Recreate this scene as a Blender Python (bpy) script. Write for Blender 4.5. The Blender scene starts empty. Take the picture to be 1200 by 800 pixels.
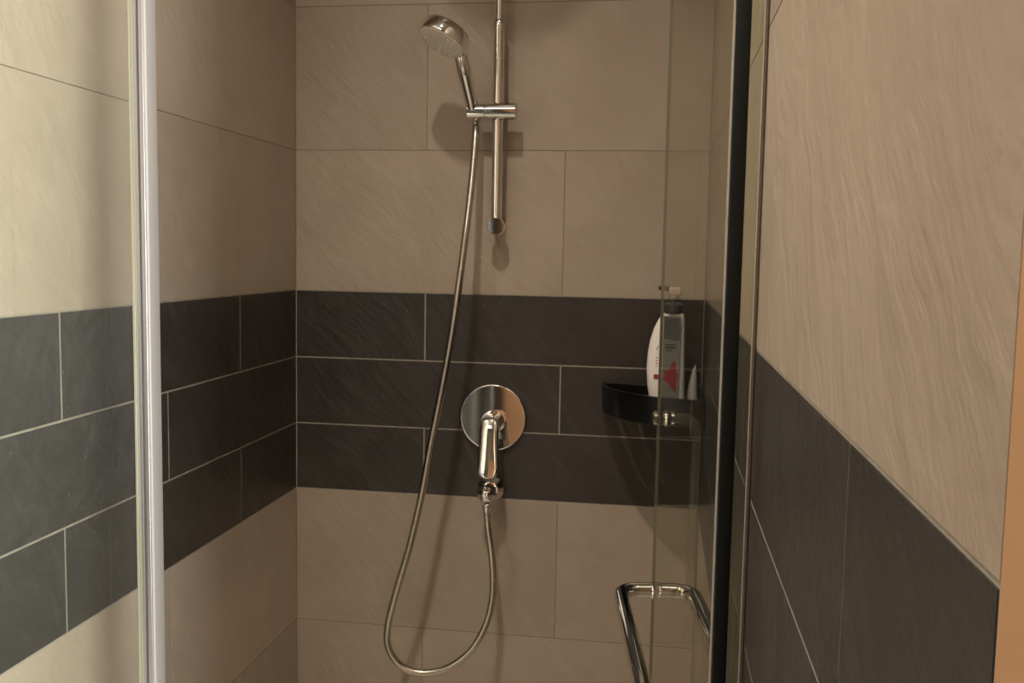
import bpy, bmesh, math, random
from mathutils import Vector, Matrix
random.seed(4)
scn = bpy.context.scene
COL = scn.collection

# ------------------------------------------------------------------ camera
cam = bpy.data.cameras.new('camera')
cam.sensor_width = 36.0
cam.lens = 36.0 * 1131.87 / 1200.0
cam.clip_start = 0.02
co = bpy.data.objects.new('camera', cam)
COL.objects.link(co)
_F = Vector((-0.14846, 0.98477, -0.09078)).normalized()
_R0 = Vector((_F.y, -_F.x, 0)).normalized()
_U0 = _R0.cross(_F)
ROLL = 0.0179
_R = _R0 * math.cos(ROLL) + _U0 * math.sin(ROLL)
_U = -_R0 * math.sin(ROLL) + _U0 * math.cos(ROLL)
m = Matrix(((_R.x, _U.x, -_F.x, 0.8452), (_R.y, _U.y, -_F.y, -2.1767), (_R.z, _U.z, -_F.z, 0.5688), (0, 0, 0, 1)))
co.matrix_world = m
scn.camera = co

# ------------------------------------------------------------------ world, lights, exposure
CEIL = 2.32
world = bpy.data.worlds.new('world')
world.use_nodes = True
world.node_tree.nodes['Background'].inputs[0].default_value = (0.9, 0.95, 1.0, 1)
world.node_tree.nodes['Background'].inputs[1].default_value = 0.05
scn.world = world
KEY_POS = (0.42, -1.36, CEIL - 0.035)
KEY_W = 116.0
FILL_W = 0.8


def area(name, loc, size, power, color, shape='DISK'):
    l = bpy.data.lights.new(name, 'AREA')
    l.shape = shape
    l.size = size
    l.energy = power
    l.color = color
    o = bpy.data.objects.new(name, l)
    o.location = loc
    COL.objects.link(o)
    return o


sl = bpy.data.lights.new('downlight_lamp', 'SPOT')
sl.energy = KEY_W
sl.color = (1.0, 0.905, 0.77)
sl.spot_size = math.radians(119)
sl.spot_blend = 1.0
sl.shadow_soft_size = 0.035
so = bpy.data.objects.new('downlight_lamp', sl)
so.location = KEY_POS
COL.objects.link(so)
WIN_W = 545.0
wl = area('daylight', (2.12, -3.28, 0.62), 1.20, WIN_W, (0.97, 0.975, 0.97), 'RECTANGLE')
wl.data.size = 1.9      # height (the lamp is turned to face the bathroom)
wl.data.size_y = 1.20
wl.rotation_euler = (0, math.radians(90), 0)
area('added_fill_lamp', (0.1, -2.6, CEIL - 0.06), 0.5, FILL_W, (1.0, 0.92, 0.80), 'SQUARE')  # added soft fill from an unseen part of the ceiling
scn.view_settings.view_transform = 'Standard'
scn.view_settings.look = 'None'
scn.view_settings.gamma = 1
scn.view_settings.use_curve_mapping = False
scn.view_settings.exposure = 0.0


# ------------------------------------------------------------------ materials
def new_mat(name):
    mt = bpy.data.materials.new(name)
    mt.use_nodes = True
    nt = mt.node_tree
    return mt, nt, nt.nodes['Principled BSDF']


def plain(name, color, rough=0.5, metal=0.0, spec=0.5, coat=0.0):
    mt, nt, b = new_mat(name)
    b.inputs['Base Color'].default_value = (*color, 1)
    b.inputs['Roughness'].default_value = rough
    b.inputs['Metallic'].default_value = metal
    b.inputs['Specular IOR Level'].default_value = spec
    b.inputs['Coat Weight'].default_value = coat
    return mt


def tile_mat(name, c1, c2, c3, rough, bump_d, speck=False):
    """slate-look porcelain: cloudy colour and diagonal ridges in relief"""
    mt, nt, b = new_mat(name)
    N, L = nt.nodes, nt.links
    tc = N.new('ShaderNodeTexCoord')
    oi = N.new('ShaderNodeObjectInfo')
    sc = N.new('ShaderNodeVectorMath'); sc.operation = 'SCALE'
    comb = N.new('ShaderNodeCombineXYZ')
    L.new(oi.outputs['Random'], comb.inputs[0]); L.new(oi.outputs['Random'], comb.inputs[2])
    comb.inputs[1].default_value = 0.3
    L.new(comb.outputs[0], sc.inputs[0]); sc.inputs['Scale'].default_value = 17.0
    add = N.new('ShaderNodeVectorMath'); add.operation = 'ADD'
    L.new(tc.outputs['Object'], add.inputs[0]); L.new(sc.outputs[0], add.inputs[1])
    # diagonal streaks: rotate in the tile's plane, squeeze one axis
    mp0 = N.new('ShaderNodeMapping'); mp0.inputs['Rotation'].default_value = (0, math.radians(-48), 0)
    mp1 = N.new('ShaderNodeMapping'); mp1.inputs['Scale'].default_value = (7.0, 3, 22.0)
    L.new(add.outputs[0], mp0.inputs[0])
    wv = N.new('ShaderNodeTexNoise'); wv.inputs['Scale'].default_value = 5; wv.inputs['Detail'].default_value = 2
    L.new(add.outputs[0], wv.inputs['Vector'])
    wsub = N.new('ShaderNodeVectorMath'); wsub.operation = 'SUBTRACT'; wsub.inputs[1].default_value = (.5, .5, .5)
    wsc = N.new('ShaderNodeVectorMath'); wsc.operation = 'SCALE'; wsc.inputs['Scale'].default_value = 0.10
    L.new(wv.outputs['Color'], wsub.inputs[0]); L.new(wsub.outputs[0], wsc.inputs[0])
    wad = N.new('ShaderNodeVectorMath'); wad.operation = 'ADD'
    L.new(mp0.outputs[0], wad.inputs[0]); L.new(wsc.outputs[0], wad.inputs[1])
    L.new(wad.outputs[0], mp1.inputs[0])
    n1 = N.new('ShaderNodeTexNoise'); n1.inputs['Scale'].default_value = 1.6; n1.inputs['Detail'].default_value = 5
    n1.inputs['Roughness'].default_value = 0.55
    L.new(mp1.outputs[0], n1.inputs['Vector'])
    n2 = N.new('ShaderNodeTexNoise'); n2.inputs['Scale'].default_value = 5.5; n2.inputs['Detail'].default_value = 4
    L.new(add.outputs[0], n2.inputs['Vector'])
    n3 = N.new('ShaderNodeTexNoise'); n3.inputs['Scale'].default_value = 60; n3.inputs['Detail'].default_value = 3
    L.new(add.outputs[0], n3.inputs['Vector'])
    cr = N.new('ShaderNodeValToRGB')
    cr.color_ramp.elements[0].position = 0.32; cr.color_ramp.elements[0].color = (*c1, 1)
    cr.color_ramp.elements[1].position = 0.70; cr.color_ramp.elements[1].color = (*c2, 1)
    L.new(n2.outputs['Fac'], cr.inputs[0])
    mx = N.new('ShaderNodeMixRGB'); mx.inputs['Color2'].default_value = (*c3, 1)
    mr = N.new('ShaderNodeMapRange'); mr.inputs['From Min'].default_value = 0.52; mr.inputs['From Max'].default_value = 0.75
    mr.inputs['To Max'].default_value = 0.55
    L.new(n1.outputs['Fac'], mr.inputs['Value']); L.new(mr.outputs[0], mx.inputs['Fac'])
    L.new(cr.outputs[0], mx.inputs['Color1'])
    # a slight tone difference from tile to tile
    hv = N.new('ShaderNodeHueSaturation')
    vr = N.new('ShaderNodeMapRange'); vr.inputs['To Min'].default_value = 0.93; vr.inputs['To Max'].default_value = 1.06
    L.new(oi.outputs['Random'], vr.inputs['Value']); L.new(vr.outputs[0], hv.inputs['Value'])
    L.new(mx.outputs[0], hv.inputs['Color'])
    out = hv.outputs[0]
    if speck:   # tiny dried water spots
        vo = N.new('ShaderNodeTexVoronoi'); vo.inputs['Scale'].default_value = 26
        L.new(add.outputs[0], vo.inputs['Vector'])
        vm = N.new('ShaderNodeMapRange'); vm.inputs['From Min'].default_value = 0.05; vm.inputs['From Max'].default_value = 0.03
        vm.inputs['To Max'].default_value = 0.30
        L.new(vo.outputs['Distance'], vm.inputs['Value'])
        sp = N.new('ShaderNodeMixRGB'); sp.inputs['Color2'].default_value = (0.35, 0.33, 0.28, 1)
        L.new(vm.outputs[0], sp.inputs['Fac']); L.new(out, sp.inputs['Color1'])
        out = sp.outputs[0]
    L.new(out, b.inputs['Base Color'])
    b.inputs['Roughness'].default_value = rough
    b.inputs['Specular IOR Level'].default_value = 0.4
    hm = N.new('ShaderNodeMath'); hm.operation = 'MULTIPLY_ADD'; hm.inputs[1].default_value = 0.06
    L.new(n3.outputs['Fac'], hm.inputs[0]); L.new(n1.outputs['Fac'], hm.inputs[2])
    bp = N.new('ShaderNodeBump'); bp.inputs['Strength'].default_value = 1.0; bp.inputs['Distance'].default_value = bump_d
    L.new(hm.outputs[0], bp.inputs['Height']); L.new(bp.outputs[0], b.inputs['Normal'])
    return mt


def noisy(name, c1, c2, scale, rough, bump=0.0):
    mt, nt, b = new_mat(name)
    N, L = nt.nodes, nt.links
    tc = N.new('ShaderNodeTexCoord')
    n = N.new('ShaderNodeTexNoise'); n.inputs['Scale'].default_value = scale; n.inputs['Detail'].default_value = 5
    L.new(tc.outputs['Object'], n.inputs['Vector'])
    cr = N.new('ShaderNodeValToRGB')
    cr.color_ramp.elements[0].position = 0.35; cr.color_ramp.elements[0].color = (*c1, 1)
    cr.color_ramp.elements[1].position = 0.68; cr.color_ramp.elements[1].color = (*c2, 1)
    L.new(n.outputs['Fac'], cr.inputs[0]); L.new(cr.outputs[0], b.inputs['Base Color'])
    b.inputs['Roughness'].default_value = rough
    if bump:
        bp = N.new('ShaderNodeBump'); bp.inputs['Distance'].default_value = bump
        L.new(n.outputs['Fac'], bp.inputs['Height']); L.new(bp.outputs[0], b.inputs['Normal'])
    return mt


def pane_mat(name, tint, ior=1.45, gain=1.0, haze=0.0):
    """thin-walled glazing: reflects by Fresnel on the outer faces and lets the rest through tinted"""
    mt = bpy.data.materials.new(name); mt.use_nodes = True
    nt = mt.node_tree; N, L = nt.nodes, nt.links
    N.remove(N['Principled BSDF'])
    o = N['Material Output']
    tr = N.new('ShaderNodeBsdfTransparent'); tr.inputs[0].default_value = (*tint, 1)
    gl = N.new('ShaderNodeBsdfGlossy'); gl.inputs['Roughness'].default_value = 0.02
    fr = N.new('ShaderNodeFresnel'); fr.inputs['IOR'].default_value = ior
    ge = N.new('ShaderNodeNewGeometry')
    inv = N.new('ShaderNodeMath'); inv.operation = 'SUBTRACT'; inv.inputs[0].default_value = 1
    L.new(ge.outputs['Backfacing'], inv.inputs[1])
    mu = N.new('ShaderNodeMath'); mu.operation = 'MULTIPLY'
    L.new(fr.outputs[0], mu.inputs[0]); L.new(inv.outputs[0], mu.inputs[1])
    mg = N.new('ShaderNodeMath'); mg.operation = 'MULTIPLY'; mg.inputs[1].default_value = gain
    L.new(mu.outputs[0], mg.inputs[0])
    mx = N.new('ShaderNodeMixShader')
    L.new(mg.outputs[0], mx.inputs[0]); L.new(tr.outputs[0], mx.inputs[1]); L.new(gl.outputs[0], mx.inputs[2])
    last = mx
    if haze:    # thin pale diffuse layer mixed over the glazing
        df = N.new('ShaderNodeBsdfDiffuse'); df.inputs[0].default_value = (0.75, 0.77, 0.66, 1)
        m2 = N.new('ShaderNodeMixShader'); m2.inputs[0].default_value = haze
        L.new(mx.outputs[0], m2.inputs[1]); L.new(df.outputs[0], m2.inputs[2])
        last = m2
    L.new(last.outputs[0], o.inputs[0])
    return mt


M = {}
M['light_tile'] = tile_mat('light_tile', (0.365, 0.297, 0.232), (0.415, 0.345, 0.272), (0.435, 0.365, 0.29), 0.42, 0.0034)
M['dark_tile'] = tile_mat('dark_tile', (0.034, 0.030, 0.026), (0.050, 0.045, 0.040), (0.070, 0.065, 0.058), 0.38, 0.0040, True)
M['grout_pale'] = noisy('grout_pale', (0.26, 0.24, 0.195), (0.36, 0.33, 0.27), 40, 0.9)
M['grout_brown'] = noisy('grout_brown', (0.15, 0.115, 0.085), (0.22, 0.17, 0.125), 40, 0.9)
M['chrome'] = plain('chrome', (0.83, 0.82, 0.80), 0.06, 1.0)
M['hose_metal'] = plain('hose_metal', (0.52, 0.49, 0.43), 0.24, 1.0)
M['spray_face'] = plain('spray_face', (0.82, 0.78, 0.71), 0.45)
M['rubber_dark'] = plain('rubber_dark', (0.006, 0.008, 0.008), 0.55, 0.0, 0.2)
M['seal_pale'] = plain('seal_pale', (0.45, 0.42, 0.36), 0.35)
M['bead_brown'] = plain('bead_brown', (0.12, 0.09, 0.065), 0.5)
M['aluminium'] = plain('aluminium', (0.30, 0.295, 0.28), 0.42, 0.8)
M['white_profile'] = plain('white_profile', (0.36, 0.345, 0.32), 0.35)
M['seal_mid'] = plain('seal_mid', (0.36, 0.34, 0.30), 0.35)
M['seal_green'] = plain('seal_green', (0.24, 0.24, 0.17), 0.30)
M['glass_door'] = pane_mat('glass_door', (0.93, 0.93, 0.885), 1.40, 0.7)
M['glass_fixed'] = pane_mat('glass_fixed', (0.965, 0.98, 0.945), 1.45, 1.2, 0.008)
M['glass_edge'] = plain('glass_edge', (0.19, 0.175, 0.13), 0.2)
M['acrylic'] = pane_mat('acrylic', (0.86, 0.86, 0.82), 1.45, 1.0, 0.045)
M['black_plastic'] = plain('black_plastic', (0.004, 0.004, 0.004), 0.30)
M['bottle_white'] = plain('bottle_white', (0.90, 0.84, 0.80), 0.38)
M['bottle_pale'] = plain('bottle_pale', (0.50, 0.49, 0.46), 0.38)
M['label_silver'] = plain('label_silver', (0.24, 0.24, 0.23), 0.4)
M['label_grey'] = plain('label_grey', (0.10, 0.105, 0.11), 0.5)
M['label_ink'] = plain('label_ink', (0.06, 0.055, 0.06), 0.5)
M['label_red'] = plain('label_red', (0.33, 0.03, 0.04), 0.5)
M['neck_grey'] = plain('neck_grey', (0.06, 0.065, 0.07), 0.35)
M['pump_pink'] = plain('pump_pink', (0.52, 0.40, 0.33), 0.4)
M['door_wood'] = noisy('door_wood', (0.50, 0.29, 0.15), (0.60, 0.36, 0.19), 3, 0.45)
M['plaster'] = noisy('plaster', (0.20, 0.17, 0.14), (0.24, 0.205, 0.165), 6, 0.8)
M['ceiling_white'] = noisy('ceiling_white', (0.50, 0.48, 0.44), (0.55, 0.53, 0.49), 8, 0.9)
M['floor_tile'] = tile_mat('floor_tile', (0.07, 0.062, 0.055), (0.10, 0.09, 0.08), (0.12, 0.11, 0.10), 0.45, 0.001)
M['cabinet'] = plain('cabinet', (0.07, 0.09, 0.095), 0.35)
M['dark_wood'] = plain('dark_wood', (0.018, 0.016, 0.015), 0.35)
M['porcelain'] = plain('porcelain', (0.75, 0.75, 0.73), 0.15)
M['tray'] = plain('tray', (0.80, 0.76, 0.70), 0.35)


def emis(name, col, s):
    mt, nt, b = new_mat(name)
    b.inputs['Emission Color'].default_value = (*col, 1)
    b.inputs['Emission Strength'].default_value = s
    return mt


M['lamp_glow'] = emis('lamp_glow', (1.0, 0.9, 0.75), 8.0)


# ------------------------------------------------------------------ mesh helpers
def link(name, me, mat=None, parent=None, loc=None, rot=None, smooth=True):
    o = bpy.data.objects.new(name, me)
    COL.objects.link(o)
    if mat is not None and not me.materials:
        for q in (mat if isinstance(mat, (list, tuple)) else [mat]):
            me.materials.append(M[q])
    if smooth:
        try:
            me.shade_smooth()
            me.set_sharp_from_angle(angle=math.radians(38))
        except Exception:
            pass
    if loc is not None: o.location = loc
    if rot is not None: o.rotation_euler = rot
    if parent is not None: o.parent = parent
    return o


def bm_mesh(bm, name):
    bmesh.ops.recalc_face_normals(bm, faces=bm.faces)
    me = bpy.data.meshes.new(name)
    bm.to_mesh(me); bm.free()
    return me


def add_box(bm, lo, hi, bev=0.0, seg=1):
    r = bmesh.ops.create_cube(bm, size=1)
    vs = r['verts']
    lo, hi = Vector(lo), Vector(hi)
    c, s = (lo + hi) / 2, hi - lo
    for v in vs:
        v.co = Vector((v.co.x * s.x, v.co.y * s.y, v.co.z * s.z)) + c
    if bev:
        es = list({e for v in vs for e in v.link_edges})
        bmesh.ops.bevel(bm, geom=es, offset=bev, segments=seg, affect='EDGES', profile=0.5)


def box(name, lo, hi, mat, parent=None, bev=0.0, seg=1, **k):
    bm = bmesh.new(); add_box(bm, lo, hi, bev, seg)
    return link(name, bm_mesh(bm, name), mat, parent, **k)


def frames(pts):
    """parallel-transport frames along a polyline"""
    T = []
    n = len(pts)
    for i in range(n):
        a = pts[max(0, i - 1)]; b = pts[min(n - 1, i + 1)]
        T.append((b - a).normalized())
    u = T[0].orthogonal().normalized()
    out = []
    for t in T:
        u = (u - t * u.dot(t)).normalized()
        out.append((u, t.cross(u)))
    return out


def add_tube(bm, pts, rad, seg=20, caps=True):
    pts = [Vector(p) for p in pts]
    if not isinstance(rad, (list, tuple)): rad = [rad] * len(pts)
    fr = frames(pts)
    rings = []
    for p, r, (u, v) in zip(pts, rad, fr):
        rings.append([bm.verts.new(p + (u * math.cos(2 * math.pi * k / seg) + v * math.sin(2 * math.pi * k / seg)) * r) for k in range(seg)])
    for a, b in zip(rings, rings[1:]):
        for k in range(seg):
            bm.faces.new((a[k], a[(k + 1) % seg], b[(k + 1) % seg], b[k]))
    if caps:
        bm.faces.new(rings[0]); bm.faces.new(rings[-1][::-1])


def tube(name, pts, rad, mat, parent=None, seg=20):
    bm = bmesh.new(); add_tube(bm, pts, rad, seg)
    return link(name, bm_mesh(bm, name), mat, parent)


def add_lathe(bm, origin, axis, prof, seg=32):
    """prof: list of (distance along the axis, radius)"""
    o = Vector(origin); a = Vector(axis).normalized()
    u = a.orthogonal().normalized(); v = a.cross(u)
    rings = []
    for d, r in prof:
        if r < 1e-6:
            rings.append([bm.verts.new(o + a * d)])
        else:
            rings.append([bm.verts.new(o + a * d + (u * math.cos(2 * math.pi * k / seg) + v * math.sin(2 * math.pi * k / seg)) * r) for k in range(seg)])
    for p, q in zip(rings, rings[1:]):
        for k in range(seg):
            k2 = (k + 1) % seg
            if len(p) == 1 and len(q) == 1: continue
            if len(p) == 1: bm.faces.new((p[0], q[k], q[k2]))
            elif len(q) == 1: bm.faces.new((p[k], q[0], p[k2]))
            else: bm.faces.new((p[k], q[k], q[k2], p[k2]))
    if len(rings[0]) > 1: bm.faces.new(rings[0])
    if len(rings[-1]) > 1: bm.faces.new(rings[-1])


def lathe(name, origin, axis, prof, mat, parent=None, seg=32):
    bm = bmesh.new(); add_lathe(bm, origin, axis, prof, seg)
    return link(name, bm_mesh(bm, name), mat, parent)


def smooth_path(pts, n=8):
    """Catmull-Rom through the points"""
    P = [Vector(p) for p in pts]
    P = [P[0] * 2 - P[1]] + P + [P[-1] * 2 - P[-2]]
    out = []
    for i in range(1, len(P) - 2):
        a, b, c, d = P[i - 1:i + 3]
        for k in range(n):
            t = k / n
            out.append(0.5 * ((2 * b) + (c - a) * t + (2 * a - 5 * b + 4 * c - d) * t * t + (3 * b - a - 3 * c + d) * t ** 3))
    out.append(P[-2])
    return out


def round_path(pts, r, n=8):
    """polyline with filleted corners"""
    P = [Vector(p) for p in pts]
    out = [P[0]]
    for i in range(1, len(P) - 1):
        a, b, c = P[i - 1:i + 2]
        d1 = (a - b).normalized(); d2 = (c - b).normalized()
        s, e = b + d1 * r, b + d2 * r
        for k in range(n + 1):
            t = k / n
            out.append(s.lerp(b, t).lerp(b.lerp(e, t), t))
    out.append(P[-1])
    return out


def thing(name, label, cat, loc, group=None):
    o = bpy.data.objects.new(name, None)
    o.empty_display_size = 0.05
    COL.objects.link(o)
    o.location = loc
    o['label'] = label; o['category'] = cat; o['kind'] = 'thing'
    if group: o['group'] = group
    return o


def keep(parent):
    """children were modelled in world space: hang them on the empty without moving them"""
    bpy.context.view_layer.update()
    inv = parent.matrix_world.inverted()
    for ch in parent.children:
        ch.matrix_parent_inverse = inv


def struct(o):
    o['kind'] = 'structure'
    return o


# ------------------------------------------------------------------ the room
W = 0.9467
HL, HD = 0.3244, 0.1582
BAND = 3 * HD
FLOOR = -0.85
Y_END = -1.883          # where the tiled side walls stop
REAR = -3.4
TH = 0.008              # tile thickness
GAP = 0.0011            # half a joint

rows = [('dark', k * HD, (k + 1) * HD, k % 2 == 0) for k in range(3)]
z = BAND; odd = False
while z < CEIL - 0.02:
    rows.append(('light', z, min(z + HL, CEIL), odd)); z += HL; odd = not odd
z = 0.0; odd = False
while z > FLOOR + 0.02:
    rows.append(('light', max(z - HL, FLOOR), z, odd)); z -= HL; odd = not odd


def wall_slab(name, lo, hi):
    """render behind the tiles: what shows of it in the joints is the grout"""
    bm = bmesh.new()
    cuts = [lo[2], -0.004, BAND + 0.004, hi[2]]
    for i in range(3):
        n0 = len(bm.faces)
        add_box(bm, (lo[0], lo[1], cuts[i]), (hi[0], hi[1], cuts[i + 1]))
        bm.faces.ensure_lookup_table()
        for f in bm.faces[n0:]: f.material_index = 1 if i == 1 else 0
    return struct(link(name, bm_mesh(bm, name), ['grout_brown', 'grout_pale'], None, smooth=False))


wall_back = wall_slab('wall_back', (-0.02, 0.0005, FLOOR), (W + 0.02, 0.12, CEIL))
wall_left = wall_slab('wall_left', (-0.12, Y_END + 0.0005, FLOOR), (-0.0005, -0.0001, CEIL))
wall_right = wall_slab('wall_right', (W + 0.0005, Y_END + 0.0005, FLOOR), (W + 0.09, -0.0001, CEIL))

tile_cache = {}


def tile(parent, kind, w, h, loc, rotz):
    key = (kind, round(w, 4), round(h, 4))
    g = 0.0017 if kind == 'dark' else 0.0008
    if key not in tile_cache:
        bm = bmesh.new()
        add_box(bm, (-w / 2 + g, 0, -h / 2 + g), (w / 2 - g, TH, h / 2 - g), 0.0003)
        me = bm_mesh(bm, 'tile_mesh')
        me.materials.append(M[kind + '_tile'])
        tile_cache[key] = me
    o = bpy.data.objects.new('tile', tile_cache[key])
    COL.objects.link(o)
    j = random.uniform(-0.0001, 0.0001)
    c, s = math.cos(rotz), math.sin(rotz)
    o.location = (loc[0] - s * j, loc[1] + c * j, loc[2]); o.rotation_euler = (0, 0, rotz)
    o.parent = parent
    return o


def lay(parent, start, end, j_odd, j_even, place):
    """lay running-bond rows between two coordinates; place(mid) -> (x, y, rot)"""
    for kind, z0, z1, odd in rows:
        if z1 - z0 < 0.02: continue
        js = j_odd if odd else j_even
        if parent is wall_left and kind == 'light' and z0 > 0: js = [0.69, 1.29] if odd else [0.70, 1.30]
        cuts = [start] + [j for j in js if start + 0.03 < j < end - 0.03] + [end]
        for a, b in zip(cuts, cuts[1:]):
            x, y, r = place((a + b) / 2)
            tile(parent, kind, b - a, z1 - z0, (x, y, (z0 + z1) / 2), r)


# rows of kind "odd" are the dark rows 1 and 3; the light rows beside the band start "even"
lay(wall_back, 0.0, W, [0.3128, 0.93], [0.6298], lambda m_: (m_, 0.0, 0.0))
lay(wall_left, 0.0, -Y_END, [0.3085, 0.9115, 1.5145], [0.607, 1.21], lambda m_: (0.0, -m_, math.pi / 2))
lay(wall_right, 0.0, -Y_END, [0.449, 1.052, 1.655], [0.344, 0.950, 1.40], lambda m_: (W, -m_, -math.pi / 2))

floor = struct(box('floor', (-1.4, REAR - 0.1, FLOOR - 0.1), (W + 0.12, 0.12, FLOOR), 'floor_tile'))
ceiling = struct(box('ceiling', (-1.4, REAR - 0.1, CEIL), (W + 0.12, 0.12, CEIL + 0.1), 'ceiling_white'))
struct(box('wall_rear', (-1.4, REAR - 0.1, FLOOR), (W + 0.12, REAR, CEIL), 'plaster'))
struct(box('wall_side', (-1.4, REAR, FLOOR), (-1.3, Y_END - 0.05, CEIL), 'plaster'))
struct(box('wall_front', (-1.4, Y_END, FLOOR), (-0.121, Y_END + 0.1, CEIL), 'plaster'))
DO0, DO1, DTOP = -2.80, Y_END - 0.062, 1.45      # doorway in the right-hand wall, beside the camera
bm = bmesh.new()
add_box(bm, (W + 0.001, REAR, FLOOR), (W + 0.09, DO0 - 0.062, CEIL))
add_box(bm, (W + 0.001, DO0 - 0.062, DTOP + 0.062), (W + 0.09, Y_END - 0.001, CEIL))
struct(link('wall_end', bm_mesh(bm, 'wall_end'), 'plaster', smooth=False))
door = struct(bpy.data.objects.new('door_1', None)); COL.objects.link(door); door.location = (W, -2.3, FLOOR)
bm = bmesh.new()
add_box(bm, (W - 0.0005, DO1, FLOOR), (W + 0.094, Y_END - 0.0008, DTOP), 0.001)
add_box(bm, (W - 0.0005, DO0 - 0.0615, FLOOR), (W + 0.094, DO0, DTOP), 0.001)
add_box(bm, (W - 0.0005, DO0 - 0.0615, DTOP), (W + 0.094, Y_END - 0.0008, DTOP + 0.0615), 0.001)
link('door_frame', bm_mesh(bm, 'door_frame'), 'door_wood', door)
# the leaf stands open into the bathroom
box('door_leaf', (0.06, DO0 - 0.03, FLOOR + 0.01), (W - 0.008, DO0 + 0.01, DTOP - 0.003), 'door_wood', door, 0.002)
lathe('door_handle', (0.12, DO0 + 0.0105, 0.15), (0, 1, 0), [(0, 0.026), (0.006, 0.026), (0.008, 0.010), (0.05, 0.010), (0.05, 0)], 'chrome', door)
keep(door)
# hallway with its window beyond the doorway
HX0, HX1 = W + 0.095, 2.2
struct(box('wall_hall', (HX1 - 0.02, REAR - 0.9, FLOOR), (HX1 + 0.08, -1.2, -0.37), 'plaster'))
bm = bmesh.new()
add_box(bm, (HX1 - 0.02, REAR - 0.9, -0.37), (HX1 + 0.08, -3.92, 1.61))
add_box(bm, (HX1 - 0.02, -2.68, -0.37), (HX1 + 0.08, -1.2, 1.61))
add_box(bm, (HX1 - 0.02, REAR - 0.9, 1.61), (HX1 + 0.08, -1.2, CEIL))
struct(link('wall_hall_upper', bm_mesh(bm, 'wall_hall_upper'), 'plaster', smooth=False))
bm = bmesh.new()
for (a, b) in (((-3.92, -0.37), (-3.88, 1.61)), ((-2.72, -0.37), (-2.68, 1.61)), ((-3.88, -0.37), (-2.72, -0.33)), ((-3.88, 1.57), (-2.72, 1.61))):
    add_box(bm, (HX1 - 0.035, a[0], a[1]), (HX1 + 0.03, b[0], b[1]), 0.002)
struct(link('window_1', bm_mesh(bm, 'window_1'), 'white_profile'))
struct(box('wall_hall_near', (HX0, -1.2, FLOOR), (HX1 + 0.08, -1.1, CEIL), 'plaster'))
struct(box('wall_hall_far', (HX0, REAR - 1.0, FLOOR), (HX1 + 0.08, REAR - 0.9, CEIL), 'plaster'))
struct(box('floor_hall', (W + 0.121, REAR - 0.9, FLOOR - 0.1), (HX1 + 0.08, -1.1, FLOOR), 'floor_tile'))
struct(box('ceiling_hall', (W + 0.121, REAR - 0.9, CEIL), (HX1 + 0.08, -1.1, CEIL + 0.1), 'ceiling_white'))

# ------------------------------------------------------------------ shower enclosure
YG = -1.15              # plane of the fixed glazing
TOPZ = 1.25
tray = thing('shower_tray', 'low pale shower tray between the tiled walls', 'shower tray', (W / 2, -0.57, FLOOR))
bm = bmesh.new()
add_box(bm, (0.003, YG - 0.04, FLOOR + 0.001), (W - 0.003, -0.004, FLOOR + 0.02), 0.003, 2)
add_box(bm, (0.003, YG - 0.04, FLOOR + 0.018), (W - 0.003, YG + 0.04, FLOOR + 0.045), 0.006, 2)
link('tray_body', bm_mesh(bm, 'tray_body'), 'tray', tray)
lathe('drain_cover', (0.47, -0.55, FLOOR + 0.0195), (0, 0, 1), [(0, 0.05), (0.004, 0.05), (0.006, 0.044), (0.006, 0)], 'chrome', tray)
keep(tray)
Z0 = FLOOR + 0.046

fix = thing('fixed_glass_panel', 'clear fixed shower glass panel with bright aluminium post, beside left tiled wall', 'glass panel', (0.13, YG, Z0))
box('glass_pane', (0.002, YG - 0.004, Z0), (0.2585, YG + 0.004, TOPZ), 'glass_fixed', fix)
# clear bulb seal that grips the pane, then the post with its ribs and white outer flange
bm = bmesh.new()
add_box(bm, (0.2545, YG - 0.008, Z0), (0.2590, YG - 0.0045, TOPZ), 0.001)
add_box(bm, (0.2545, YG + 0.0045, Z0), (0.2590, YG + 0.008, TOPZ), 0.001)
add_box(bm, (0.2590, YG - 0.0095, Z0), (0.2628, YG + 0.0095, TOPZ), 0.0015, 2)
link('glass_seal', bm_mesh(bm, 'glass_seal'), 'seal_green', fix)
bm = bmesh.new()
add_box(bm, (0.2630, YG - 0.011, Z0), (0.2668, YG + 0.012, TOPZ), 0.001, 2)
add_box(bm, (0.2667, YG - 0.008, Z0), (0.2690, YG + 0.012, TOPZ), 0.0003)
add_box(bm, (0.2689, YG - 0.012, Z0), (0.2755, YG + 0.012, TOPZ), 0.002, 3)
link('aluminium_post', bm_mesh(bm, 'aluminium_post'), 'aluminium', fix)
bm = bmesh.new()
add_box(bm, (0.2756, YG - 0.013, Z0), (0.2792, YG + 0.010, TOPZ), 0.0015, 3)
link('post_trim', bm_mesh(bm, 'post_trim'), 'white_profile', fix)
keep(fix)

# narrow fixed strip on the right wall that carries the hinges
strip = thing('hinge_side_glass', 'narrow glass strip fixed to right tiled wall with a dark vertical profile', 'glass panel', (0.935, YG, Z0))
box('glass_pane', (0.929, YG - 0.004, Z0), (W - 0.0006, YG + 0.004, TOPZ), 'glass_fixed', strip)
box('silicone_bead', (W - 0.0034, YG - 0.0075, Z0), (W - 0.0004, YG - 0.0042, TOPZ), 'bead_brown', strip, 0.001, 2)
box('bead_lip', (W - 0.0050, YG - 0.0068, Z0), (W - 0.0035, YG - 0.0042, TOPZ), 'seal_pale', strip, 0.0004, 1)
box('hinge_profile', (0.9145, YG - 0.011, Z0), (0.9288, YG + 0.011, TOPZ), 'rubber_dark', strip, 0.0015, 2)
keep(strip)

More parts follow.
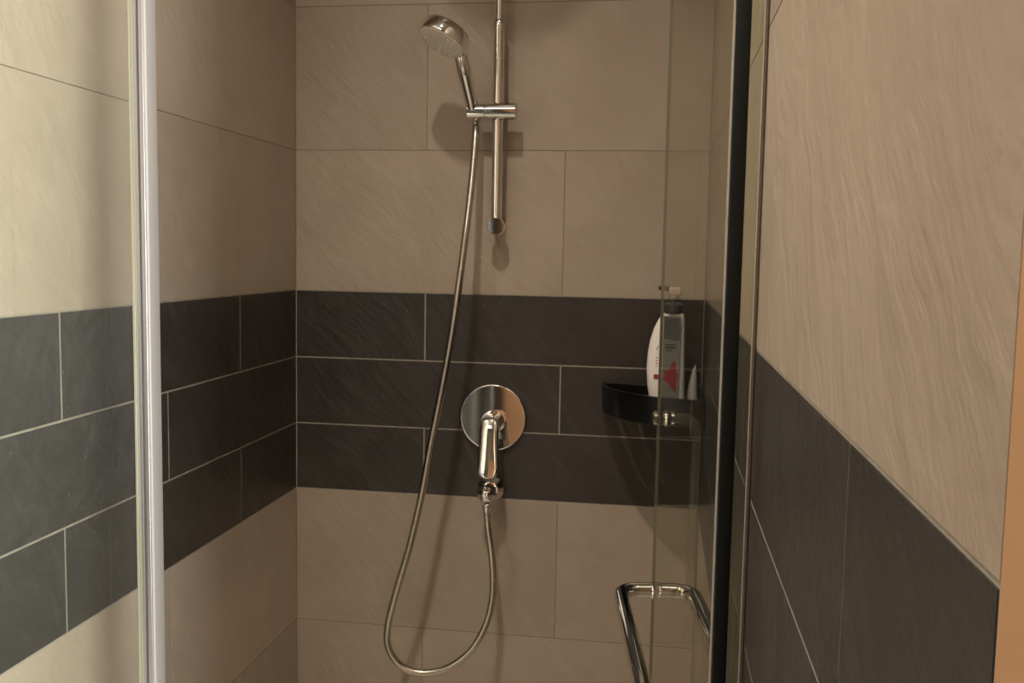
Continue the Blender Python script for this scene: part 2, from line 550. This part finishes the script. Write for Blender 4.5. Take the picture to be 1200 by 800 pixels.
# the door, swung open into the shower: local x runs along the pane from hinge to free edge
ddoor = thing('hinged_shower_screen', 'clear glass shower door standing open with chrome towel rails', 'shower door', (0.921, YG + 0.014, Z0))
ang = math.atan2(0.9927, -0.1203)
RZ = Matrix.Rotation(ang, 4, 'Z')
DM = Matrix.Translation((0.921, YG + 0.014, 0)) @ RZ
LEN = 0.574


def door_part(name, bm, mat):
    bmesh.ops.transform(bm, matrix=DM, verts=bm.verts)
    return link(name, bm_mesh(bm, name), mat, ddoor)


bm = bmesh.new(); add_box(bm, (0.003, -0.0026, Z0 + 0.01), (LEN, 0.0026, TOPZ)); door_part('glass_pane', bm, 'glass_door')
bm = bmesh.new(); add_box(bm, (LEN + 0.0002, -0.0026, Z0 + 0.01), (LEN + 0.0016, 0.0026, TOPZ)); door_part('polished_edge', bm, 'glass_edge')
bm = bmesh.new()
add_box(bm, (0.0, 0.0042, Z0 + 0.01), (0.010, 0.0072, TOPZ), 0.0006, 2)
door_part('edge_seal', bm, 'seal_mid')
# towel rails back to back
HX, HZ = LEN - 0.036, 0.018
for sgn, nm in ((1, 'towel_rail'), (-1, 'towel_rail')):
    s_ = 0.060 * sgn
    pts = round_path([(HX, 0.0042 * sgn, HZ), (HX, s_, HZ), (0.075, s_, HZ), (0.075, 0.0042 * sgn, HZ)], 0.034, 12)
    bm = bmesh.new(); add_tube(bm, pts, 0.0122, 24); door_part(nm, bm, 'chrome')
# collars, washers
for px in (HX, 0.075):
    for sgn in (1, -1):
        bm = bmesh.new()
        add_lathe(bm, (px, 0.0041 * sgn, HZ), (0, sgn, 0), [(0, 0.0136), (0.002, 0.0146), (0.004, 0.0136)], 28)
        door_part('collar', bm, 'chrome')
# clear pull on the outer side, its upper end on a ringed chrome bolt
UZ = 0.306
pts = round_path([(HX, -0.014, UZ), (HX, -0.058, UZ), (HX, -0.058, HZ + 0.008)], 0.026, 10)
bm = bmesh.new(); add_tube(bm, pts, 0.0085, 20); door_part('clear_pull', bm, 'acrylic')
bm = bmesh.new()
add_lathe(bm, (HX, 0.0042, UZ), (0, 1, 0), [(0, 0.010), (0.002, 0.0115), (0.0075, 0.0115), (0.0095, 0.009), (0.0095, 0)], 28)
add_lathe(bm, (HX, -0.0042, UZ), (0, -1, 0), [(0, 0.0135), (0.003, 0.015), (0.0045, 0.0125), (0.006, 0.015), (0.009, 0.0135)], 28)
add_lathe(bm, (HX, -0.0135, UZ), (0, -1, 0), [(0, 0.0095), (0.001, 0.0115), (0.006, 0.0115), (0.007, 0.0095)], 28)
door_part('pull_bolt', bm, 'chrome')
# patch hinges, top and bottom (above and below the picture)
for hz in (-0.45, 1.12):
    bm = bmesh.new()
    add_box(bm, (0.012, -0.016, hz), (0.065, -0.0045, hz + 0.08), 0.002, 2)
    add_box(bm, (0.012, 0.0087, hz), (0.065, 0.016, hz + 0.08), 0.002, 2)
    door_part('hinge', bm, 'chrome')
keep(ddoor)

# ------------------------------------------------------------------ shower rail
RX, RY = 0.4835, -0.047
rail = thing('shower_rail', 'vertical chrome shower rail on back wall with sliding handset holder', 'shower rail', (RX, 0, 0.62))
tube('riser_pipe', [(RX, RY, 0.628), (RX, RY, 1.062)], 0.0122, 'chrome', rail, 28)
lathe('pipe_joint', (RX, RY, 1.055), (0, 0, 1), [(0, 0.0123), (0.004, 0.0126), (0.012, 0.0126), (0.020, 0.0088)], 'chrome', rail)
# upper pipe, curving forward into the arm
pts = round_path([(RX, RY, 1.06), (RX, RY, 1.56), (RX, -0.42, 1.60), (RX, -0.42, 1.565)], 0.03, 10)
tube('upper_pipe', pts, 0.0078, 'chrome', rail, 24)
lathe('overhead_shower', (RX, -0.42, 1.57), (0, 0, -1), [(0, 0.012), (0.012, 0.02), (0.018, 0.10), (0.022, 0.118), (0.030, 0.120), (0.033, 0.117), (0.033, 0)], 'chrome', rail, 48)
lathe('grub_screw', (RX - 0.001, RY - 0.0120, 1.018), (0, -1, 0), [(0, 0.0016), (0.0008, 0.0016), (0.001, 0)], 'porcelain', rail, 12)
# lower bracket: round stand-off with a flat cap
lathe('wall_bracket', (RX + 0.0015, -0.0005, 0.628), (0, -1, 0), [(0, 0.013), (0.004, 0.013), (0.006, 0.0105), (0.040, 0.0105), (0.041, 0.0192), (0.0605, 0.0192), (0.0625, 0.0180), (0.0625, 0.0165), (0.0625, 0)], 'chrome', rail, 36)
# slider: horizontal drum split in two, around the pipe
SZ, SY = 0.8775, -0.060
bm = bmesh.new()
add_lathe(bm, (0.4180, SY, SZ), (1, 0, 0), [(0, 0.015), (0.002, 0.0185), (0.040, 0.0185), (0.0415, 0.0172), (0.0435, 0.0172), (0.045, 0.0188), (0.108, 0.0188), (0.111, 0.016), (0.111, 0)], 36)
link('slider', bm_mesh(bm, 'slider'), 'chrome', rail)
# cone cradle for the handset at the left end of the slider
hand_dir = Vector((-0.09, -0.61, 0.78)).normalized()
cradle_c = Vector((0.4310, -0.062, 0.879))
keep(rail)

# ------------------------------------------------------------------ handset
hs = thing('hand_shower', 'round chrome hand shower leaning from its holder', 'hand shower', tuple(cradle_c))
bot = cradle_c - hand_dir * 0.022
neck = cradle_c + hand_dir * 0.115
pts = [bot + (neck - bot) * t for t in (0, .08, .2, .4, .6, .8, .93)]
pts += [neck + Vector((-0.004, -0.001, 0.012))]
tube('handle', pts, [0.0100, 0.0125, 0.0138, 0.0146, 0.0158, 0.0166, 0.0166, 0.0140], 'chrome', hs, 28)
face_n = Vector((-0.38, -0.33, -0.86)).normalized()
hc = Vector((0.3855, -0.165, 1.007))
# head drum: axis points out of the spray face
lathe('shower_head', hc - face_n * 0.026, face_n, [(0, 0), (0, 0.0480), (0.0012, 0.0505), (0.003, 0.0518), (0.030, 0.0540), (0.0325, 0.0532), (0.033, 0.0500)], 'chrome', hs, 56)
lathe('spray_plate', hc + face_n * 0.0062, face_n, [(0, 0.0500), (0.002, 0.0492), (0.003, 0.0465), (0.003, 0)], 'spray_face', hs, 56)
u_ = face_n.orthogonal().normalized(); v_ = face_n.cross(u_)
bm = bmesh.new()
for ring_r, n in ((0.012, 6), (0.024, 12), (0.036, 18)):
    for k in range(n):
        a = 2 * math.pi * k / n
        add_lathe(bm, hc + face_n * 0.0092 + (u_ * math.cos(a) + v_ * math.sin(a)) * ring_r, face_n, [(0, 0.0016), (0.0015, 0.0012), (0.0015, 0)], 6)
nz = link('nozzles', bm_mesh(bm, 'nozzles'), 'spray_face', hs)
nz['kind'] = 'stuff'
keep(hs)

# ------------------------------------------------------------------ mixer, outlet, hose
mx = thing('mixer_valve', 'round chrome mixer plate with single lever on dark tile band', 'mixer', (0.476, 0, 0.19))
EC = Vector((0.4765, -0.0005, 0.1915))
lathe('escutcheon', EC, (0, -1, 0), [(0, 0.0765), (0.004, 0.0775), (0.0075, 0.0768), (0.0088, 0.0752), (0.009, 0.0742), (0.009, 0.0732), (0.009, 0)], 'chrome', mx, 72)
lathe('valve_body', EC + Vector((0.001, -0.0088, -0.010)), (0, -1, 0), [(0, 0.027), (0.004, 0.0265), (0.030, 0.0245), (0.044, 0.023), (0.050, 0.019), (0.052, 0.012), (0.0525, 0)], 'chrome', mx, 40)
# lever: flattened bar hanging from the body, broad round tip
L0 = Vector((0.4775, -0.054, 0.196)); L1 = Vector((0.4830, -0.100, 0.082))
bm = bmesh.new()
rings = []
axis = (L1 - L0).normalized(); side = Vector((1, 0, 0)); side = (side - axis * side.dot(axis)).normalized(); nrm = axis.cross(side)
LN = (L1 - L0).length
for t, hw, ht in ((-0.006, .006, .004), (-.003, .012, .0075), (.006, .017, .011), (.03, .0185, .011), (.06, .0185, .0090), (.09, .0195, .0075), (.112, .0200, .0065), (.122, .0190, .0058), (.129, .0155, .0048), (.1335, .009, .0035), (.135, .003, .002)):
    c_ = L0 + axis * t
    rg = []
    for k in range(20):
        a = 2 * math.pi * k / 20
        ca, sa = math.cos(a), math.sin(a)
        p_ = 0.62
        rg.append(bm.verts.new(c_ + side * hw * 1.22 * math.copysign(abs(ca) ** p_, ca) + nrm * ht * math.copysign(abs(sa) ** p_, sa)))
    rings.append(rg)
for a_, b_ in zip(rings, rings[1:]):
    for k in range(20):
        bm.faces.new((a_[k], a_[(k + 1) % 20], b_[(k + 1) % 20], b_[k]))
bm.faces.new(rings[0]); bm.faces.new(rings[-1])
link('lever', bm_mesh(bm, 'lever'), 'chrome', mx)
keep(mx)

out = thing('wall_outlet', 'small round chrome hose outlet elbow below mixer', 'wall outlet', (0.474, 0, 0.024))
OC = Vector((0.4745, -0.0005, 0.0245))
lathe('wall_plate', OC, (0, -1, 0), [(0, 0.0315), (0.004, 0.032), (0.008, 0.030), (0.014, 0.021), (0.018, 0.019), (0.018, 0)], 'chrome', out, 40)
bm = bmesh.new()
add_tube(bm, [OC + Vector((0, -0.017, 0)), OC + Vector((0, -0.062, 0.002))], 0.0165, 28)
c0 = OC + Vector((0, -0.064, 0.0))
add_lathe(bm, c0 + Vector((0, 0, 0.021)), (0, 0, -1), [(0, 0), (0.002, 0.009), (0.006, 0.0155), (0.012, 0.0195), (0.020, 0.021), (0.028, 0.0195), (0.034, 0.0155), (0.038, 0.011), (0.038, 0)], 32)
link('elbow', bm_mesh(bm, 'elbow'), 'chrome', out)
keep(out)

HOSE = [(0.4345, -0.0820, 0.8531), (0.4385, -0.0900, 0.8102), (0.4371, -0.1050, 0.7175), (0.4287, -0.1200, 0.5979), (0.4172, -0.1300, 0.4876), (0.4027, -0.1350, 0.3765), (0.3843, -0.1400, 0.2645), (0.3626, -0.1400, 0.1504), (0.3427, -0.1400, 0.0351), (0.3161, -0.1380, -0.0828), (0.2867, -0.1350, -0.1834), (0.2661, -0.1300, -0.2657), (0.2658, -0.1280, -0.3203), (0.2909, -0.1240, -0.3619), (0.3337, -0.1200, -0.3800), (0.3911, -0.1120, -0.3707), (0.4460, -0.1040, -0.3315), (0.4808, -0.0960, -0.2723), (0.4963, -0.0900, -0.2039), (0.4942, -0.0850, -0.1268), (0.4842, -0.0800, -0.0502), (0.4773, -0.0780, -0.0041)]
HOSE[0] = tuple(bot - hand_dir * 0.012)
hz = thing('shower_hose', 'brushed metal shower hose looping down from handset to outlet', 'shower hose', (0.36, -0.12, -0.39))
HOSE[1] = (0.4365, -0.060, 0.8140)
HOSE[2] = (0.4345, -0.085, 0.7185)
HOSE[-1] = (0.4765, -0.0655, -0.008)
HOSE[-2] = (0.4795, -0.068, -0.045)
hp = smooth_path(HOSE, 8)
bm = bmesh.new(); add_tube(bm, hp, 0.0080, 18)
link('hose_tube', bm_mesh(bm, 'hose_tube'), 'hose_metal', hz)
d0 = (hp[0] - hp[2]).normalized()
lathe('hose_nut', hp[0] - d0 * 0.004, d0, [(0, 0.0082), (0.001, 0.0096), (0.014, 0.0105), (0.0155, 0.009)], 'chrome', hz, 24)
lathe('hose_nut', hp[-1] + Vector((0, 0, -0.008)), (0, 0, 1), [(0, 0.0084), (0.001, 0.0096), (0.012, 0.0108), (0.0155, 0.0108)], 'chrome', hz, 24)
keep(hz)
# ------------------------------------------------------------------ corner shelf
SR, ZT, ZB = 0.220, 0.278, 0.224
cx, cy = W - 0.001, -0.001
shelf = thing('corner_shelf', 'black quarter-round slatted shelf in the back corner', 'shelf', (W - 0.09, -0.09, ZB))


def arc_wall(bm, r0, r1, z0, z1, n=22):
    g = []
    for k in range(n + 1):
        a = math.pi + (math.pi / 2) * k / n
        c, s = math.cos(a), math.sin(a)
        g.append([bm.verts.new((cx + r * c, cy + r * s, zz)) for r, zz in ((r0, z0), (r1, z0), (r1, z1), (r0, z1))])
    for a_, b_ in zip(g, g[1:]):
        for k in range(4):
            bm.faces.new((a_[k], a_[(k + 1) % 4], b_[(k + 1) % 4], b_[k]))
    bm.faces.new(g[0]); bm.faces.new(g[-1])


bm = bmesh.new()
arc_wall(bm, SR - 0.004, SR, ZB, ZT)
arc_wall(bm, SR - 0.006, SR + 0.002, ZT, ZT + 0.004)
link('curved_rim', bm_mesh(bm, 'curved_rim'), 'black_plastic', shelf)
bm = bmesh.new()
add_box(bm, (W - SR + 0.003, -0.006, ZB), (W - 0.0015, -0.0015, ZT + 0.003), 0.001)
add_box(bm, (W - 0.006, -SR + 0.003, ZB), (W - 0.0015, -0.0065, ZT + 0.003), 0.001)
link('back_plate', bm_mesh(bm, 'back_plate'), 'black_plastic', shelf)
# curved floor slats with slots between
for (ra, rb) in ((0.190, 0.2155), (0.150, 0.180), (0.108, 0.140), (0.066, 0.098), (0.012, 0.056)):
    bm = bmesh.new(); arc_wall(bm, ra, rb, ZB, ZB + 0.004)
    link('slat', bm_mesh(bm, 'slat'), 'black_plastic', shelf)
bm = bmesh.new()
for adeg in (200, 225, 250):
    a = math.radians(adeg)
    d = Vector((math.cos(a), math.sin(a), 0))
    add_tube(bm, [Vector((cx, cy, ZB - 0.002)) + d * 0.012, Vector((cx, cy, ZB - 0.002)) + d * 0.214], 0.002, 8)
link('support_rib', bm_mesh(bm, 'support_rib'), 'black_plastic', shelf)
keep(shelf)

# ------------------------------------------------------------------ bottle with the bowed left side
BY = -0.125
ZS = ZB + 0.0045
bt = thing('shampoo_bottle', 'tall white bottle with bowed side and red mark on corner shelf', 'bottle', (0.872, BY, ZS))
# outline rows: z, left x, right x, half depth
prof = [(ZS, .8395, .9035, .017), (ZS + .004, .8365, .9055, .019), (.262, .8335, .9062, .0195), (.295, .8275, .9055, .020), (.334, .8248, .9045, .020),
        (.365, .8265, .9035, .019), (.392, .8305, .9028, .018), (.415, .8370, .9022, .016), (.434, .8455, .9015, .0145), (.446, .8530, .9005, .013), (.450, .8570, .8985, .0115)]
bm = bmesh.new(); rings = []
for zz, xl, xr, hd in prof:
    c_ = (xl + xr) / 2; hw = (xr - xl) / 2
    rg = []
    for k in range(36):
        a = 2 * math.pi * k / 36
        ca, sa = math.cos(a), math.sin(a)
        rg.append(bm.verts.new((c_ + hw * math.copysign(abs(ca) ** 0.7, ca), BY + hd * math.copysign(abs(sa) ** 0.75, sa), zz)))
    rings.append(rg)
for a_, b_ in zip(rings, rings[1:]):
    for k in range(36):
        bm.faces.new((a_[k], a_[(k + 1) % 36], b_[(k + 1) % 36], b_[k]))
bm.faces.new(rings[0]); bm.faces.new(rings[-1])
link('bottle_body', bm_mesh(bm, 'bottle_body'), 'bottle_white', bt)
lathe('neck_collar', (0.877, BY, 0.4505), (0, 0, 1), [(0, 0.0185), (0.002, 0.0195), (0.018, 0.0190), (0.021, 0.016), (0.023, 0.008), (0.030, 0.0065), (0.034, 0.0065)], 'neck_grey', bt, 32)
ph = bmesh.new()
add_box(ph, (0.866, BY - 0.010, 0.4865), (0.893, BY + 0.010, 0.5050), 0.005, 3)
add_lathe(ph, (0.877, BY, 0.479), (0, 0, 1), [(0, 0.008), (0.002, 0.0095), (0.009, 0.010)], 20)
link('pump_head', bm_mesh(ph, 'pump_head'), 'pump_pink', bt)
tube('pump_spout', [(0.870, BY, 0.4985), (0.858, BY, 0.5025), (0.850, BY, 0.5030), (0.8455, BY, 0.5000)], [0.0052, 0.0050, 0.0048, 0.0042], 'black_plastic', bt, 14)
# printed label, set on the front face
LY = BY - 0.0212


def flat(name, polys, mat, y=LY):
    bm = bmesh.new()
    for poly in polys:
        f = [bm.verts.new((x, y, zz)) for x, zz in poly]
        b = [bm.verts.new((x, y + 0.0012, zz)) for x, zz in poly]
        bm.faces.new(f); bm.faces.new(b[::-1])
        for k in range(len(poly)):
            k2 = (k + 1) % len(poly)
            bm.faces.new((f[k], f[k2], b[k2], b[k]))
    return link(name, bm_mesh(bm, name), mat, bt, smooth=False)


def rect(x0, z0, x1, z1): return [(x0, z0), (x1, z0), (x1, z1), (x0, z1)]


flat('label_sheet', [rect(.8575, .262, .8925, .445)], 'label_silver')
flat('label_panel', [[(.859, .398), (.889, .394), (.891, .402), (.891, .441), (.859, .443)]], 'label_grey', LY - 0.0013)
for r_ in (rect(.862, .384, .884, .3865), rect(.862, .378, .886, .381), rect(.862, .372, .878, .3735)):
    flat('lettering', [r_], 'label_ink', LY - 0.0013)
for r_ in (rect(.864, .434, .886, .4355), rect(.864, .426, .880, .4270)):
    flat('lettering', [r_], 'label_ink', LY - 0.0026)
cxs, czs = .874, .318
star = []
for k, (dx, dz) in enumerate([(-.015, .014), (-.004, .012), (.004, .030), (.010, .034), (.0125, .010), (.0165, .004), (.013, -.006), (.0125, -.034), (.003, -.022), (-.006, -.010), (-.016, -.006), (-.010, .002)]):
    star.append((cxs + dx, czs + dz))
flat('red_emblem', [star], 'label_red', LY - 0.0013)
LY2 = BY - 0.0188
flat('red_square', [rect(.8405, .313, .8500, .322)], 'label_red', BY - 0.0202)
flat('red_lettering', [rect(.8445, .356, .8470, .358), rect(.8445, .350, .8475, .3515), rect(.8440, .344, .8475, .346), rect(.8445, .338, .8475, .3395)], 'label_red', BY - 0.0198)
flat('grey_lettering', [[(.8440, .374), (.8452, .374), (.8490, .383), (.8478, .383)]], 'label_ink', BY - 0.0192)
keep(bt)

# small pale tube standing on its cap
tb = thing('cream_tube', 'small pale squeeze tube tapering to its crimped end on corner shelf', 'tube', (0.924, -0.10, ZS))
bm = bmesh.new(); rings = []
for zz, hw, hd, dx in ((ZS + .014, .0125, .0125, 0), (ZS + .02, .0130, .0130, 0), (.270, .0125, .012, 0), (.300, .0085, .009, .0015), (.325, .0048, .007, .0035), (.336, .0022, .0065, .005), (.340, .0012, .0065, .0055)):
    rings.append([bm.verts.new((.922 + dx + hw * math.cos(2 * math.pi * k / 24), -0.10 + hd * math.sin(2 * math.pi * k / 24), zz)) for k in range(24)])
for a_, b_ in zip(rings, rings[1:]):
    for k in range(24):
        bm.faces.new((a_[k], a_[(k + 1) % 24], b_[(k + 1) % 24], b_[k]))
bm.faces.new(rings[0]); bm.faces.new(rings[-1])
link('tube_body', bm_mesh(bm, 'tube_body'), 'bottle_pale', tb)
lathe('cap', (0.922, -0.10, ZS), (0, 0, 1), [(0, 0.0095), (0.002, 0.0105), (0.0135, 0.0108), (0.0139, 0.009)], 'bottle_pale', tb, 24)
keep(tb)

# ------------------------------------------------------------------ behind the camera: what the chrome reflects
cab = thing('storage_cabinet', 'tall grey-blue bathroom cabinet with white edge against rear wall', 'cabinet', (-0.55, REAR + 0.2, FLOOR))
box('carcass', (-1.0, REAR + 0.002, FLOOR), (-0.155, REAR + 0.36, 1.5), 'cabinet', cab, 0.002)
box('edge_strip', (-0.154, REAR + 0.002, FLOOR), (-0.127, REAR + 0.375, 1.5), 'porcelain', cab, 0.001)
box('side_panel', (-0.126, REAR + 0.002, FLOOR), (-0.045, REAR + 0.365, 1.5), 'dark_wood', cab, 0.001)
box('drawer', (-0.98, REAR + 0.361, -0.30), (-0.30, REAR + 0.378, -0.16), 'dark_wood', cab, 0.002)
box('drawer', (-0.98, REAR + 0.361, -0.72), (-0.30, REAR + 0.378, -0.58), 'porcelain', cab, 0.002)
keep(cab)

# ceiling fittings: the downlight, and an unseen square panel added for fill
dl = thing('downlight', 'small round recessed ceiling spotlight in front of the shower', 'ceiling light', (KEY_POS[0], KEY_POS[1], CEIL))
lathe('bezel', (KEY_POS[0], KEY_POS[1], CEIL), (0, 0, -1), [(0, 0.058), (0.006, 0.058), (0.010, 0.050), (0.010, 0.044), (0.002, 0.042)], 'white_profile', dl, 36)
lathe('diffuser', (KEY_POS[0], KEY_POS[1], CEIL - 0.0005), (0, 0, -1), [(0, 0.041), (0.006, 0.041), (0.006, 0)], 'lamp_glow', dl, 36)
keep(dl)
bl = thing('added_fill_panel', 'square flat fill lamp added on the unseen bathroom ceiling', 'ceiling light', (0.1, -2.6, CEIL))
box('fill_panel_frame', (-0.17, -2.87, CEIL - 0.03), (0.37, -2.33, CEIL), 'white_profile', bl, 0.004, 2)
box('diffuser', (-0.15, -2.85, CEIL - 0.045), (0.35, -2.35, CEIL - 0.0305), 'lamp_glow', bl, 0.004, 2)
keep(bl)
